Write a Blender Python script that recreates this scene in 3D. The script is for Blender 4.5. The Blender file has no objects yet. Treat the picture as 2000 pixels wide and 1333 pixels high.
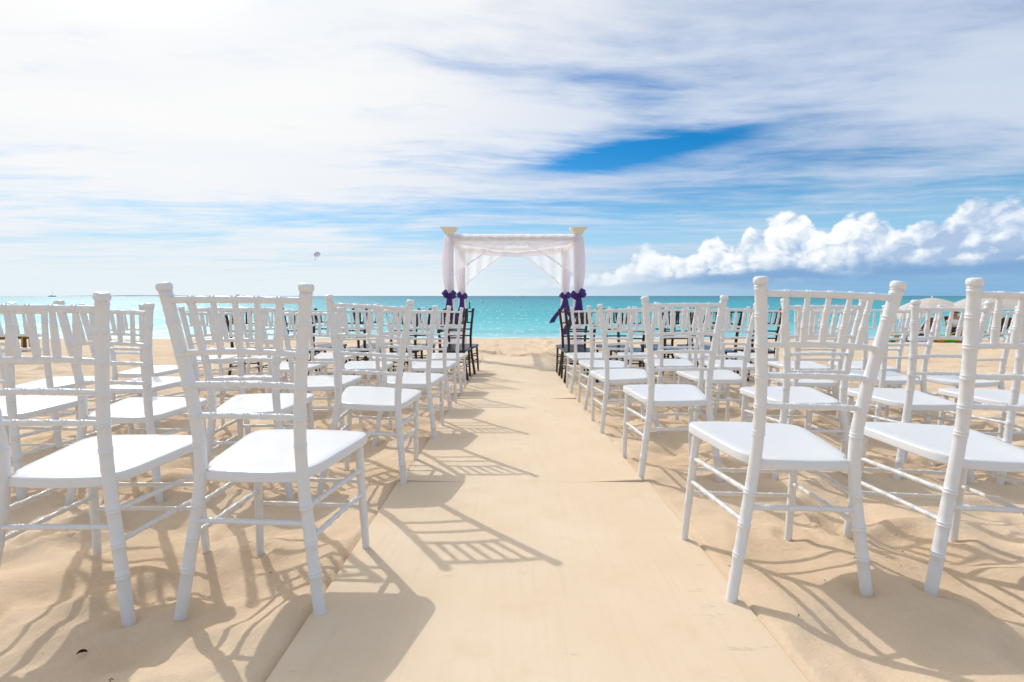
import bpy, bmesh, math, random
import numpy as np
from mathutils import Vector, Matrix

random.seed(7)
R = math.radians
scene = bpy.context.scene

# ------------------------------------------------------------------ camera
CAM_H = 0.86
cam_d = bpy.data.cameras.new("camera")
cam_d.sensor_width = 36.0
cam_d.lens = 36.0 * 976.0 / 2000.0
cam_d.clip_start = 0.05
cam_d.clip_end = 60000.0
cam = bpy.data.objects.new("camera", cam_d)
scene.collection.objects.link(cam)
cam.location = (0.0, 0.0, CAM_H)
cam.rotation_euler = (R(90) - math.atan(88.0 / 976.0), 0.0, 0.0)
scene.camera = cam

# ------------------------------------------------------------------ view
scene.view_settings.view_transform = 'Standard'
scene.view_settings.look = 'None'
scene.view_settings.exposure = 0.10
scene.view_settings.gamma = 1.0
scene.view_settings.use_curve_mapping = False

scene.cycles.max_bounces = 7
scene.cycles.diffuse_bounces = 4
scene.cycles.glossy_bounces = 3
scene.cycles.transparent_max_bounces = 12
scene.cycles.caustics_reflective = False
scene.cycles.caustics_refractive = False

# ------------------------------------------------------------------ sun
SUN_AZ = R(-38.8)      # left of the viewing direction
SUN_EL = R(40.6)
SUN_DIR = Vector((math.sin(SUN_AZ) * math.cos(SUN_EL), math.cos(SUN_AZ) * math.cos(SUN_EL), math.sin(SUN_EL)))
sun_d = bpy.data.lights.new("sun", 'SUN')
sun_d.energy = 2.05
sun_d.angle = R(0.55)
sun_d.color = (1.0, 0.975, 0.94)
sun = bpy.data.objects.new("sun", sun_d)
scene.collection.objects.link(sun)
sun.rotation_euler = SUN_DIR.to_track_quat('Z', 'Y').to_euler()
sun.location = (-20, 25, 30)

# ------------------------------------------------------------------ node helper
class NT:
    def __init__(self, tree, dim='3D'):
        self.dim = dim
        self.t = tree
        self.n = tree.nodes
        self.l = tree.links
    def node(self, kind, **kw):
        nd = self.n.new(kind)
        for k, v in kw.items():
            setattr(nd, k, v)
        return nd
    def put(self, sock, v):
        if isinstance(v, bpy.types.NodeSocket):
            self.l.new(v, sock)
        elif v is not None:
            if sock.type in ('RGBA',) and len(v) == 3:
                v = (*v, 1.0)
            sock.default_value = v
    def m(self, op, a, b=None, c=None, clamp=False):
        nd = self.node('ShaderNodeMath', operation=op, use_clamp=clamp)
        self.put(nd.inputs[0], a)
        if b is not None: self.put(nd.inputs[1], b)
        if c is not None: self.put(nd.inputs[2], c)
        return nd.outputs[0]
    def add(self, a, b): return self.m('ADD', a, b)
    def sub(self, a, b): return self.m('SUBTRACT', a, b)
    def mul(self, a, b): return self.m('MULTIPLY', a, b)
    def div(self, a, b): return self.m('DIVIDE', a, b)
    def ss(self, x, lo, hi, o0=0.0, o1=1.0, kind='SMOOTHSTEP'):
        nd = self.node('ShaderNodeMapRange', interpolation_type=kind)
        self.put(nd.inputs[0], x); self.put(nd.inputs[1], lo); self.put(nd.inputs[2], hi)
        self.put(nd.inputs[3], o0); self.put(nd.inputs[4], o1)
        return nd.outputs[0]
    def vm(self, op, a, b=None):
        nd = self.node('ShaderNodeVectorMath', operation=op)
        self.put(nd.inputs[0], a)
        if b is not None: self.put(nd.inputs[1], b)
        return nd.outputs['Value'] if op in ('DOT_PRODUCT', 'LENGTH', 'DISTANCE') else nd.outputs[0]
    def xyz(self, x, y, z=0.0):
        nd = self.node('ShaderNodeCombineXYZ')
        for i, v in enumerate((x, y, z)): self.put(nd.inputs[i], v)
        return nd.outputs[0]
    def sep(self, v):
        nd = self.node('ShaderNodeSeparateXYZ'); self.put(nd.inputs[0], v)
        return nd.outputs
    def noise(self, vec, scale=1.0, detail=5.0, rough=0.55, lac=2.0, dist=0.0):
        nd = self.node('ShaderNodeTexNoise', noise_dimensions=self.dim)
        self.put(nd.inputs['Vector'], vec)
        self.put(nd.inputs['Scale'], scale); self.put(nd.inputs['Detail'], detail)
        self.put(nd.inputs['Roughness'], rough); self.put(nd.inputs['Lacunarity'], lac)
        self.put(nd.inputs['Distortion'], dist)
        return nd.outputs[0]
    def voro(self, vec, scale=1.0, detail=2.0, rough=0.5, smooth=0.4):
        nd = self.node('ShaderNodeTexVoronoi', feature='F1', voronoi_dimensions='2D')
        self.put(nd.inputs['Vector'], vec); self.put(nd.inputs['Scale'], scale)
        return nd.outputs['Distance']
    def mix(self, f, a, b, blend='MIX'):
        nd = self.node('ShaderNodeMix', data_type='RGBA', blend_type=blend)
        self.put(nd.inputs[0], f); self.put(nd.inputs[6], a); self.put(nd.inputs[7], b)
        return nd.outputs[2]
    def ramp(self, f, stops, interp='LINEAR'):
        nd = self.node('ShaderNodeValToRGB')
        cr = nd.color_ramp; cr.interpolation = interp
        while len(cr.elements) < len(stops): cr.elements.new(0.5)
        for e, (p, c) in zip(cr.elements, stops):
            e.position = p
            e.color = (*c, 1.0) if len(c) == 3 else c
        self.put(nd.inputs[0], f)
        return nd.outputs[0]
    def curve(self, f, pts):
        nd = self.node('ShaderNodeFloatCurve')
        cm = nd.mapping; cu = cm.curves[0]
        while len(cu.points) < len(pts): cu.points.new(0.5, 0.5)
        for p, (x, y) in zip(cu.points, pts):
            p.location = (x, y); p.handle_type = 'AUTO'
        cm.update()
        self.put(nd.inputs['Value'], f)
        return nd.outputs[0]

# ------------------------------------------------------------------ sky (daylight, high veil of cloud, cumulus bank on the horizon)
world = bpy.data.worlds.new("World")
scene.world = world
world.use_nodes = True
w = NT(world.node_tree, '2D')
world.cycles.sampling_method = 'MANUAL'
world.cycles.sample_map_resolution = 512
w.n.clear()
SKY_STRENGTH = 0.1
K = 1.0 / SKY_STRENGTH
def kc(r, g, b): return (r * K, g * K, b * K)
out = w.node('ShaderNodeOutputWorld')
bg = w.node('ShaderNodeBackground')
bg.inputs['Strength'].default_value = SKY_STRENGTH
w.l.new(bg.outputs[0], out.inputs[0])
sky = w.node('ShaderNodeTexSky', sky_type='NISHITA')
sky.sun_disc = False
sky.sun_elevation = SUN_EL
sky.sun_rotation = SUN_AZ
sky.altitude = 0.0
sky.air_density = 1.0
sky.dust_density = 0.25
sky.ozone_density = 2.5
tc = w.node('ShaderNodeTexCoord')
D = w.vm('NORMALIZE', tc.outputs['Generated'])
dx, dy, dz = w.sep(D)
hs = w.node('ShaderNodeHueSaturation')
hs.inputs['Saturation'].default_value = 1.58
hs.inputs['Value'].default_value = 1.0
w.l.new(sky.outputs[0], hs.inputs['Color'])
el = w.m('ARCSINE', w.m('MAXIMUM', w.m('MINIMUM', dz, 1.0), -1.0))
az = w.m('ARCTAN2', dx, dy)
blue = w.mix(w.ss(el, R(1.0), R(14.0)), kc(0.36, 0.63, 0.87), hs.outputs[0])
zc = w.add(w.m('MAXIMUM', dz, 0.0), 0.028)
px = w.div(dx, zc); py = w.div(dy, zc)
# angle to the sun: thin cloud scatters forward and is brighter round the sun
cs = w.vm('DOT_PRODUCT', D, tuple(SUN_DIR))
ang = w.m('ARCCOSINE', w.m('MINIMUM', cs, 0.99999))
near = w.ss(ang, R(24), R(62), 1.0, 0.0)
# --- veil of cirrostratus drawn out in streaks
warp = w.noise(w.xyz(w.mul(px, 0.30), w.mul(py, 0.42), 3.0), 1.0, 4.0, 0.5)
q1 = w.xyz(w.add(w.mul(px, 0.26), w.mul(warp, 0.9)), w.add(w.mul(py, 0.62), w.mul(warp, 0.7)), 1.3)
n1 = w.noise(q1, 1.0, 7.0, 0.56)
q2 = w.xyz(w.add(w.mul(px, 0.55), w.mul(py, 0.12)), w.add(w.mul(py, 1.9), w.mul(warp, 1.5)), 5.1)
n2 = w.noise(q2, 1.0, 6.0, 0.6)
nn = w.add(w.mul(n1, 0.62), w.mul(n2, 0.38))
# cover falls off toward the horizon (the veil ends) and thickens again in low bands
bias = w.curve(w.div(el, R(40)), [(0.0, 0.62), (0.06, 0.60), (0.12, 0.55), (0.165, 0.46), (0.205, 0.47), (0.26, 0.60), (0.33, 0.70), (0.45, 0.76), (0.7, 0.78), (1.0, 0.78)])
bias = w.add(bias, w.mul(w.sub(near, 0.45), 0.10))
# the blue gap ahead, to the right
gw = w.mul(w.sub(n2, 0.5), R(4.0))
ga = w.sub(az, R(12.5)); ge = w.sub(w.sub(w.add(el, gw), R(15.1)), w.mul(ga, 0.085))
gd = w.add(w.m('POWER', w.div(ga, R(13.0)), 2.0), w.m('POWER', w.div(ge, R(1.35)), 2.0))
gap = w.m('EXPONENT', w.mul(gd, -1.0))
ga2 = w.sub(az, R(13.5)); ge2 = w.sub(w.add(el, gw), R(17.9))
gd2 = w.add(w.m('POWER', w.div(ga2, R(6.5)), 2.0), w.m('POWER', w.div(ge2, R(2.6)), 2.0))
gap2 = w.m('EXPONENT', w.mul(gd2, -1.0))
fine = w.noise(w.xyz(w.mul(px, 2.2), w.add(w.mul(py, 5.0), w.mul(warp, 3.0))), 1.0, 5.0, 0.6)
cov = w.add(w.add(w.mul(w.sub(nn, 0.5), 1.35), w.mul(w.sub(fine, 0.5), 0.22)), bias)
cov = w.sub(cov, w.mul(gap, 0.43))
cov = w.sub(cov, w.mul(gap2, 0.17))
veil = w.ss(cov, 0.27, 0.73)
veil_col = w.mix(near, kc(0.56, 0.64, 0.785), kc(0.92, 0.915, 0.90))
tone = w.noise(w.xyz(w.mul(px, 0.4), w.add(w.mul(py, 1.1), 9.0)), 1.0, 5.0, 0.55)
veil_col = w.mix(w.ss(tone, 0.30, 0.70, 0.0, 0.45), veil_col, kc(0.80, 0.845, 0.91))
col = w.mix(w.mul(veil, w.add(0.88, w.mul(near, 0.10))), blue, veil_col)
# --- pale air low over the sea, whiter toward the sun
low = w.ss(el, R(0.5), R(7.5), 1.0, 0.0)
low = w.mul(low, w.add(0.80, w.mul(w.ss(az, R(-25), R(30), 1.0, 0.0), 0.12)))
col = w.mix(low, col, w.mix(w.ss(az, R(-10), R(40)), kc(0.76, 0.84, 0.87), kc(0.17, 0.39, 0.63)))
# --- cumulus bank, right of the view, with low companions toward the left
cu = w.xyz(w.mul(az, 57.3 / 2.9), w.mul(el, 57.3 / 2.5), 0.0)
cw = w.noise(cu, 1.6, 4.0, 0.55)
cw2 = w.noise(w.vm('ADD', cu, (7.3, 2.1, 0.0)), 1.6, 4.0, 0.55)
cu_w = w.vm('ADD', cu, w.xyz(w.mul(w.sub(cw, 0.5), 0.55), w.mul(w.sub(cw2, 0.5), 0.55), 0.0))
def billow(vec):
    s_ = None
    for sc_, am in ((0.9, 0.56), (2.1, 0.26), (4.8, 0.10), (10.5, 0.04)):
        d_ = w.voro(vec, sc_)
        q_ = w.mul(w.mul(d_, d_), -am)
        s_ = q_ if s_ is None else w.add(s_, q_)
    return w.add(s_, 0.26)
b0 = billow(cu_w)
b1 = billow(w.vm('ADD', cu_w, (-0.20, 0.20, 0.0)))
azn = w.ss(az, R(0), R(60), 0.0, 1.0, 'LINEAR')
top = w.curve(azn, [(0.0, 0.12), (0.12, 0.20), (0.19, 0.26), (0.217, 0.34), (0.247, 0.56), (0.285, 0.42), (0.335, 0.48), (0.362, 0.60), (0.388, 0.46), (0.418, 0.71), (0.49, 0.80), (0.525, 0.64), (0.558, 0.73), (0.605, 0.66), (0.63, 0.58), (0.658, 0.62), (0.708, 0.76), (0.767, 0.74), (0.86, 0.6), (1.0, 0.45)])
top = w.mul(top, R(10.0))
edge = w.sub(w.add(top, w.mul(b0, R(3.4))), el)
base = w.curve(azn, [(0.0, 0.06), (0.2, 0.08), (0.35, 0.13), (0.5, 0.15), (0.7, 0.20), (1.0, 0.22)])
base = w.mul(base, R(10.0))
flo = w.noise(w.xyz(w.mul(az, 13.0), w.add(w.mul(el, 45.0), 2.0)), 1.0, 5.0, 0.55)
bot = w.sub(el, w.add(base, w.mul(w.sub(flo, 0.5), R(1.6))))
cmask = w.mul(w.ss(edge, R(-0.10), R(0.55)), w.ss(bot, R(-0.8), R(0.5)))
cmask = w.mul(cmask, w.mul(w.ss(az, R(-2), R(14), 0.0, 1.0), w.ss(az, R(75), R(95), 1.0, 0.0)))
hgt = w.div(w.sub(el, base), w.m('MAXIMUM', w.sub(top, base), 0.004))
lit = w.add(w.ss(hgt, 0.0, 0.9, 0.30, 0.64), w.mul(w.sub(b0, b1), 2.1))
lit = w.sub(lit, w.mul(w.ss(az, R(30), R(41)), 0.34))
lit = w.add(lit, w.mul(w.sub(flo, 0.5), 0.25))
ccol = w.ramp(lit, [(0.0, kc(0.40, 0.53, 0.73)), (0.30, kc(0.60, 0.70, 0.83)), (0.62, kc(0.87, 0.905, 0.935)), (1.0, kc(1.00, 0.99, 0.97))])
under = w.ss(w.add(hgt, w.mul(w.sub(flo, 0.5), 0.5)), 0.04, 0.42)
ccol = w.mix(under, kc(0.20, 0.37, 0.62), ccol)
ccol = w.mix(w.ss(az, R(10), R(24), 0.55, 0.0), ccol, kc(0.78, 0.86, 0.90))
col = w.mix(w.mul(cmask, w.ss(hgt, -0.3, 0.4, 0.75, 0.98)), col, ccol)
# --- aureole of thin cloud round the sun, boosted and warmed to fill the shadows
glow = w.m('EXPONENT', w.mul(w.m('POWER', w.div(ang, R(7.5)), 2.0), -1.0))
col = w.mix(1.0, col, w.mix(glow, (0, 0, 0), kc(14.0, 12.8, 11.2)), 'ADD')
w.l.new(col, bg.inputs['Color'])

# ------------------------------------------------------------------ materials
def new_mat(name):
    m = bpy.data.materials.new(name); m.use_nodes = True
    t = NT(m.node_tree); t.n.clear()
    o = t.node('ShaderNodeOutputMaterial')
    p = t.node('ShaderNodeBsdfPrincipled')
    t.l.new(p.outputs[0], o.inputs[0])
    return m, t, p, o
def simple(name, col, rough=0.5, spec=0.5, var=0.06, scale=6.0, bump=0.0, bscale=60.0, metallic=0.0):
    m, t, p, o = new_mat(name)
    tcn = t.node('ShaderNodeTexCoord').outputs['Object']
    n = t.noise(tcn, scale, 4.0, 0.6)
    c2 = tuple(max(0.0, x * (1 - var * 2)) for x in col); c1 = tuple(min(1.0, x * (1 + var)) for x in col)
    t.put(p.inputs['Base Color'], t.mix(n, c2, c1))
    t.put(p.inputs['Roughness'], t.ss(n, 0.3, 0.7, max(0.02, rough - 0.03), min(1, rough + 0.04)))
    p.inputs['Specular IOR Level'].default_value = spec
    p.inputs['Metallic'].default_value = metallic
    if bump:
        b = t.node('ShaderNodeBump'); b.inputs['Strength'].default_value = bump; b.inputs['Distance'].default_value = 0.002
        t.put(b.inputs['Height'], t.noise(tcn, bscale, 3.0, 0.6)); t.l.new(b.outputs[0], p.inputs['Normal'])
    return m

def mat_sand():
    m, t, p, o = new_mat("sand")
    g = t.node('ShaderNodeTexCoord').outputs['Object']
    a = t.noise(g, 0.9, 5.0, 0.6); b = t.noise(g, 14.0, 5.0, 0.65); c = t.noise(g, 420.0, 2.0, 0.7)
    col = t.mix(t.ss(a, 0.3, 0.7), (0.635, 0.472, 0.315), (0.695, 0.540, 0.38))
    col = t.mix(t.ss(b, 0.35, 0.75, 0.0, 0.5), col, (0.715, 0.565, 0.405))
    col = t.mix(t.ss(c, 0.54, 0.74, 0.0, 0.5), col, (0.40, 0.29, 0.19))
    col = t.mix(t.ss(c, 0.20, 0.42, 0.30, 0.0), col, (0.78, 0.68, 0.54))
    # wet darker strip where the sea runs up
    gx, gy, gz = t.sep(g)
    wob = t.noise(t.xyz(gx, t.mul(gy, 0.3), 0.0), 0.25, 4.0, 0.5)
    wet = t.ss(t.add(gz, t.mul(t.sub(wob, 0.5), 0.06)), -0.745, -0.66, 1.0, 0.0)
    col = t.mix(t.mul(wet, 0.55), col, (0.40, 0.30, 0.20))
    t.put(p.inputs['Base Color'], col)
    t.put(p.inputs['Roughness'], t.ss(wet, 0.2, 0.9, 0.95, 0.45))
    p.inputs['Specular IOR Level'].default_value = 0.15
    bp = t.node('ShaderNodeBump'); bp.inputs['Strength'].default_value = 0.75; bp.inputs['Distance'].default_value = 0.005
    hh = t.add(t.mul(c, 0.35), t.add(t.mul(t.noise(g, 60.0, 4.0, 0.6), 1.0), t.mul(t.noise(g, 9.0, 4.0, 0.6), 2.0)))
    t.put(bp.inputs['Height'], hh); t.l.new(bp.outputs[0], p.inputs['Normal'])
    return m

def mat_board():
    m, t, p, o = new_mat("sanded_board")
    g = t.node('ShaderNodeTexCoord').outputs['Object']
    gx, gy, gz = t.sep(g)
    grain = t.noise(t.xyz(t.mul(gx, 55.0), t.mul(gy, 2.2), 0.0), 1.0, 5.0, 0.6)
    a = t.noise(g, 1.6, 5.0, 0.6); c = t.noise(g, 380.0, 2.0, 0.7); b = t.noise(g, 6.0, 6.0, 0.65)
    col = t.mix(t.ss(a, 0.3, 0.7), (0.690, 0.540, 0.378), (0.730, 0.590, 0.432))
    col = t.mix(t.ss(grain, 0.45, 0.8, 0.0, 0.22), col, (0.56, 0.43, 0.29))
    col = t.mix(t.ss(b, 0.50, 0.72, 0.0, 0.7), col, (0.66, 0.510, 0.350))
    col = t.mix(t.ss(c, 0.58, 0.80, 0.0, 0.30), col, (0.44, 0.33, 0.22))
    sc = t.noise(t.xyz(t.mul(gx, 8.0), t.mul(gy, 40.0), 4.0), 1.0, 4.0, 0.7)
    sm = t.mul(t.ss(sc, 0.60, 0.68), t.ss(t.noise(g, 2.6, 2.0, 0.5), 0.56, 0.62))
    col = t.mix(t.mul(sm, 0.5), col, (0.42, 0.33, 0.24))
    t.put(p.inputs['Base Color'], col)
    p.inputs['Roughness'].default_value = 0.85
    p.inputs['Specular IOR Level'].default_value = 0.2
    bp = t.node('ShaderNodeBump'); bp.inputs['Strength'].default_value = 0.4; bp.inputs['Distance'].default_value = 0.003
    t.put(bp.inputs['Height'], t.add(t.mul(b, 1.5), t.add(t.mul(c, 0.4), t.mul(grain, 0.35)))); t.l.new(bp.outputs[0], p.inputs['Normal'])
    return m

def mat_sea():
    m, t, p, o = new_mat("sea_water")
    g = t.node('ShaderNodeTexCoord').outputs['Object']
    gx, gy, gz = t.sep(g)
    big = t.noise(t.xyz(t.mul(gx, 0.010), t.mul(gy, 0.035), 0.0), 1.0, 5.0, 0.55)
    lg = t.m('LOGARITHM', t.m('MAXIMUM', t.sub(gy, 15.0), 1.0), 10.0)      # how far off shore: depth of the water
    lg = t.add(lg, t.mul(t.sub(big, 0.5), 0.55))
    f = t.div(lg, 3.6)
    col = t.ramp(f, [(0.10, (0.50, 0.56, 0.52)), (0.17, (0.30, 0.56, 0.58)), (0.26, (0.14, 0.50, 0.54)), (0.38, (0.035, 0.39, 0.45)), (0.52, (0.010, 0.30, 0.37)), (0.68, (0.004, 0.20, 0.28)), (1.0, (0.002, 0.11, 0.18))])
    # light and dark of ripples painted into the water colour as streaks
    st = t.noise(t.xyz(t.mul(gx, 0.03), t.mul(gy, 0.16), 7.0), 1.0, 5.0, 0.6)
    col = t.mix(t.ss(st, 0.50, 0.72, 0.0, 0.40), col, (0.004, 0.22, 0.30))
    st2 = t.noise(t.xyz(t.mul(gx, 0.06), t.mul(gy, 0.75), 3.0), 1.0, 5.0, 0.65)
    col = t.mix(t.mul(t.ss(st2, 0.48, 0.70, 0.0, 0.35), t.ss(gy, 22.0, 34.0)), col, (0.006, 0.26, 0.36))
    col = t.mix(t.mul(t.ss(st2, 0.50, 0.32, 0.0, 0.30), t.ss(gy, 20.0, 30.0)), col, (0.12, 0.52, 0.56))
    # broken foam along the water's edge and a few thin lines behind it
    wv = t.noise(t.xyz(t.mul(gx, 0.35), t.mul(gy, 0.9), 2.0), 1.0, 6.0, 0.65)
    shore = t.add(gy, t.mul(t.sub(wv, 0.5), 2.6))
    foam = t.mul(t.ss(shore, 19.2, 19.9, 1.0, 0.0), t.ss(t.noise(g, 3.5, 5.0, 0.7), 0.40, 0.62))
    ln = t.noise(t.xyz(t.mul(gx, 0.12), t.mul(gy, 2.1), 5.0), 1.0, 3.0, 0.5)
    foam2 = t.mul(t.ss(ln, 0.66, 0.71), t.ss(gy, 19.0, 30.0, 0.55, 0.0))
    col = t.mix(t.m('MAXIMUM', t.mul(foam, 0.75), foam2), col, (0.82, 0.85, 0.85))
    t.n.remove(p)
    df = t.node('ShaderNodeBsdfDiffuse'); t.put(df.inputs['Color'], col)
    gl = t.node('ShaderNodeBsdfGlossy'); gl.inputs['Roughness'].default_value = 0.46
    mx = t.node('ShaderNodeMixShader')
    rip = t.noise(t.xyz(t.mul(gx, 2.6), t.mul(gy, 0.55), 11.0), 1.0, 3.0, 0.6)
    t.put(mx.inputs[0], t.add(0.15, t.mul(t.ss(rip, 0.54, 0.70), 0.45)))
    t.l.new(df.outputs[0], mx.inputs[1]); t.l.new(gl.outputs[0], mx.inputs[2]); t.l.new(mx.outputs[0], o.inputs[0])
    # small steep ripples, too fine to model: tilt of the facets
    nz = t.node('ShaderNodeTexNoise'); t.put(nz.inputs['Vector'], t.xyz(t.mul(gx, 1.5), t.mul(gy, 2.6), 0.0)); nz.inputs['Scale'].default_value = 1.0; nz.inputs['Detail'].default_value = 4.0; nz.inputs['Roughness'].default_value = 0.6
    sl = t.vm('MULTIPLY', t.vm('SUBTRACT', nz.outputs['Color'], (0.5, 0.5, 0.5)), (0.75, 0.8, 0.0))
    nv = t.vm('NORMALIZE', t.vm('ADD', sl, (0.0, 0.0, 1.0)))
    t.l.new(nv, gl.inputs['Normal'])
    t.l.new(nv, df.inputs['Normal'])
    return m

def mat_sheer(name, col, opac, tint=0.0):
    m, t, p, o = new_mat(name)
    t.n.remove(p)
    g = t.node('ShaderNodeTexCoord').outputs['Object']
    n = t.noise(g, 9.0, 4.0, 0.6)
    df = t.node('ShaderNodeBsdfDiffuse'); t.put(df.inputs['Color'], (*col, 1))
    tl = t.node('ShaderNodeBsdfTranslucent'); t.put(tl.inputs['Color'], (*col, 1))
    tr = t.node('ShaderNodeBsdfTransparent')
    m1 = t.node('ShaderNodeMixShader'); m1.inputs[0].default_value = 0.66
    t.l.new(df.outputs[0], m1.inputs[1]); t.l.new(tl.outputs[0], m1.inputs[2])
    m2 = t.node('ShaderNodeMixShader'); t.put(m2.inputs[0], t.ss(n, 0.3, 0.7, min(1.0, opac - 0.02), min(1.0, opac + 0.02)))
    t.l.new(tr.outputs[0], m2.inputs[1]); t.l.new(m1.outputs[0], m2.inputs[2])
    t.l.new(m2.outputs[0], o.inputs[0])
    return m

M = dict(
    sand=mat_sand(), board=mat_board(), sea=mat_sea(),
    white=simple("white_resin", (0.725, 0.725, 0.72), 0.30, 0.5, 0.02, 3.0),
    black=simple("black_resin", (0.012, 0.012, 0.013), 0.22, 0.5, 0.15, 6.0),
    cream=simple("cream_wood", (0.84, 0.80, 0.68), 0.55, 0.4, 0.06, 9.0, 0.1, 80.0),
    curtain=mat_sheer("white_curtain", (0.945, 0.925, 0.995), 1.08),
    sheer=mat_sheer("sheer_organza", (0.95, 0.945, 0.96), 0.42),
    swag=mat_sheer("gathered_sheer", (0.945, 0.925, 0.995), 0.78),
    purple=simple("purple_satin", (0.045, 0.012, 0.17), 0.45, 0.4, 0.15, 14.0),
    canvas=mat_sheer("white_canvas", (0.86, 0.86, 0.85), 0.98),
    metal=simple("pale_metal", (0.55, 0.55, 0.54), 0.35, 0.5, 0.08, 20.0, metallic=0.6),
    whiteframe=simple("white_frame_paint", (0.78, 0.78, 0.76), 0.4, 0.5, 0.04),
    sling_brown=simple("brown_sling", (0.11, 0.06, 0.045), 0.8, 0.2, 0.15, 30.0),
    sling_red=simple("red_brown_sling", (0.28, 0.075, 0.05), 0.8, 0.2, 0.15, 30.0),
    wood=simple("weathered_wood", (0.20, 0.115, 0.06), 0.7, 0.3, 0.2, 18.0, 0.2, 60.0),
    tanwood=simple("tan_wood", (0.50, 0.33, 0.15), 0.7, 0.3, 0.15, 18.0),
    orangewood=simple("orange_wood", (0.55, 0.24, 0.08), 0.6, 0.3, 0.12, 18.0),
    green=simple("lime_vinyl", (0.10, 0.75, 0.015), 0.25, 0.5, 0.06, 10.0),
    yellow=simple("yellow_vinyl", (0.75, 0.62, 0.03), 0.3, 0.5, 0.06, 10.0),
    pink=simple("pink_towel", (0.55, 0.09, 0.26), 0.9, 0.1, 0.12, 25.0),
    bluetowel=simple("blue_towel", (0.12, 0.25, 0.55), 0.9, 0.1, 0.12, 25.0),
    teal=simple("teal_plastic", (0.01, 0.42, 0.30), 0.4, 0.5, 0.08, 10.0),
    skin=simple("tanned_skin", (0.42, 0.20, 0.12), 0.55, 0.4, 0.08, 12.0),
    skin2=simple("paler_tan_skin", (0.48, 0.24, 0.15), 0.55, 0.4, 0.08, 12.0),  # the seated man's own skin tone, a little paler
    shirt=simple("white_shirt", (0.78, 0.77, 0.76), 0.85, 0.2, 0.06, 20.0),
    swim=simple("dark_purple_swimsuit", (0.06, 0.03, 0.09), 0.7, 0.3, 0.1, 20.0),
    shorts=simple("dark_shorts", (0.05, 0.05, 0.07), 0.85, 0.2, 0.1, 20.0),
    hair=simple("brown_hair", (0.05, 0.028, 0.016), 0.6, 0.3, 0.2, 40.0),
    hull=simple("dark_hull", (0.06, 0.08, 0.11), 0.4, 0.5, 0.1, 2.0),
    whitehull=simple("white_hull", (0.75, 0.75, 0.74), 0.4, 0.5, 0.05, 2.0),
    island=simple("far_land", (0.13, 0.19, 0.22), 0.95, 0.1, 0.3, 0.01),  # distance haze mixed into the land colour
    redcloth=mat_sheer("red_canopy_cloth", (0.98, 0.25, 0.28), 0.75),
    weed=simple("dry_seaweed", (0.012, 0.010, 0.008), 0.8, 0.2, 0.2, 90.0),
    twig=simple("dry_twig", (0.16, 0.08, 0.045), 0.9, 0.1, 0.25, 60.0),
    buoygreen=simple("green_buoy_paint", (0.01, 0.17, 0.07), 0.5, 0.4, 0.08),
)

# ------------------------------------------------------------------ object helpers
COL = scene.collection
def link(name, data, parent=None):
    o = bpy.data.objects.new(name, data)
    COL.objects.link(o)
    if parent is not None: o.parent = parent
    return o
def tag(o, label=None, cat=None, group=None, kind=None):
    if label: o['label'] = label
    if cat: o['category'] = cat
    if group: o['group'] = group
    if kind: o['kind'] = kind
    return o
def empty(name, loc, label, cat, group=None, rot=(0, 0, 0)):
    o = bpy.data.objects.new(name, None); COL.objects.link(o)
    o.empty_display_size = 0.1
    o.location = loc; o.rotation_euler = rot
    return tag(o, label, cat, group)

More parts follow.
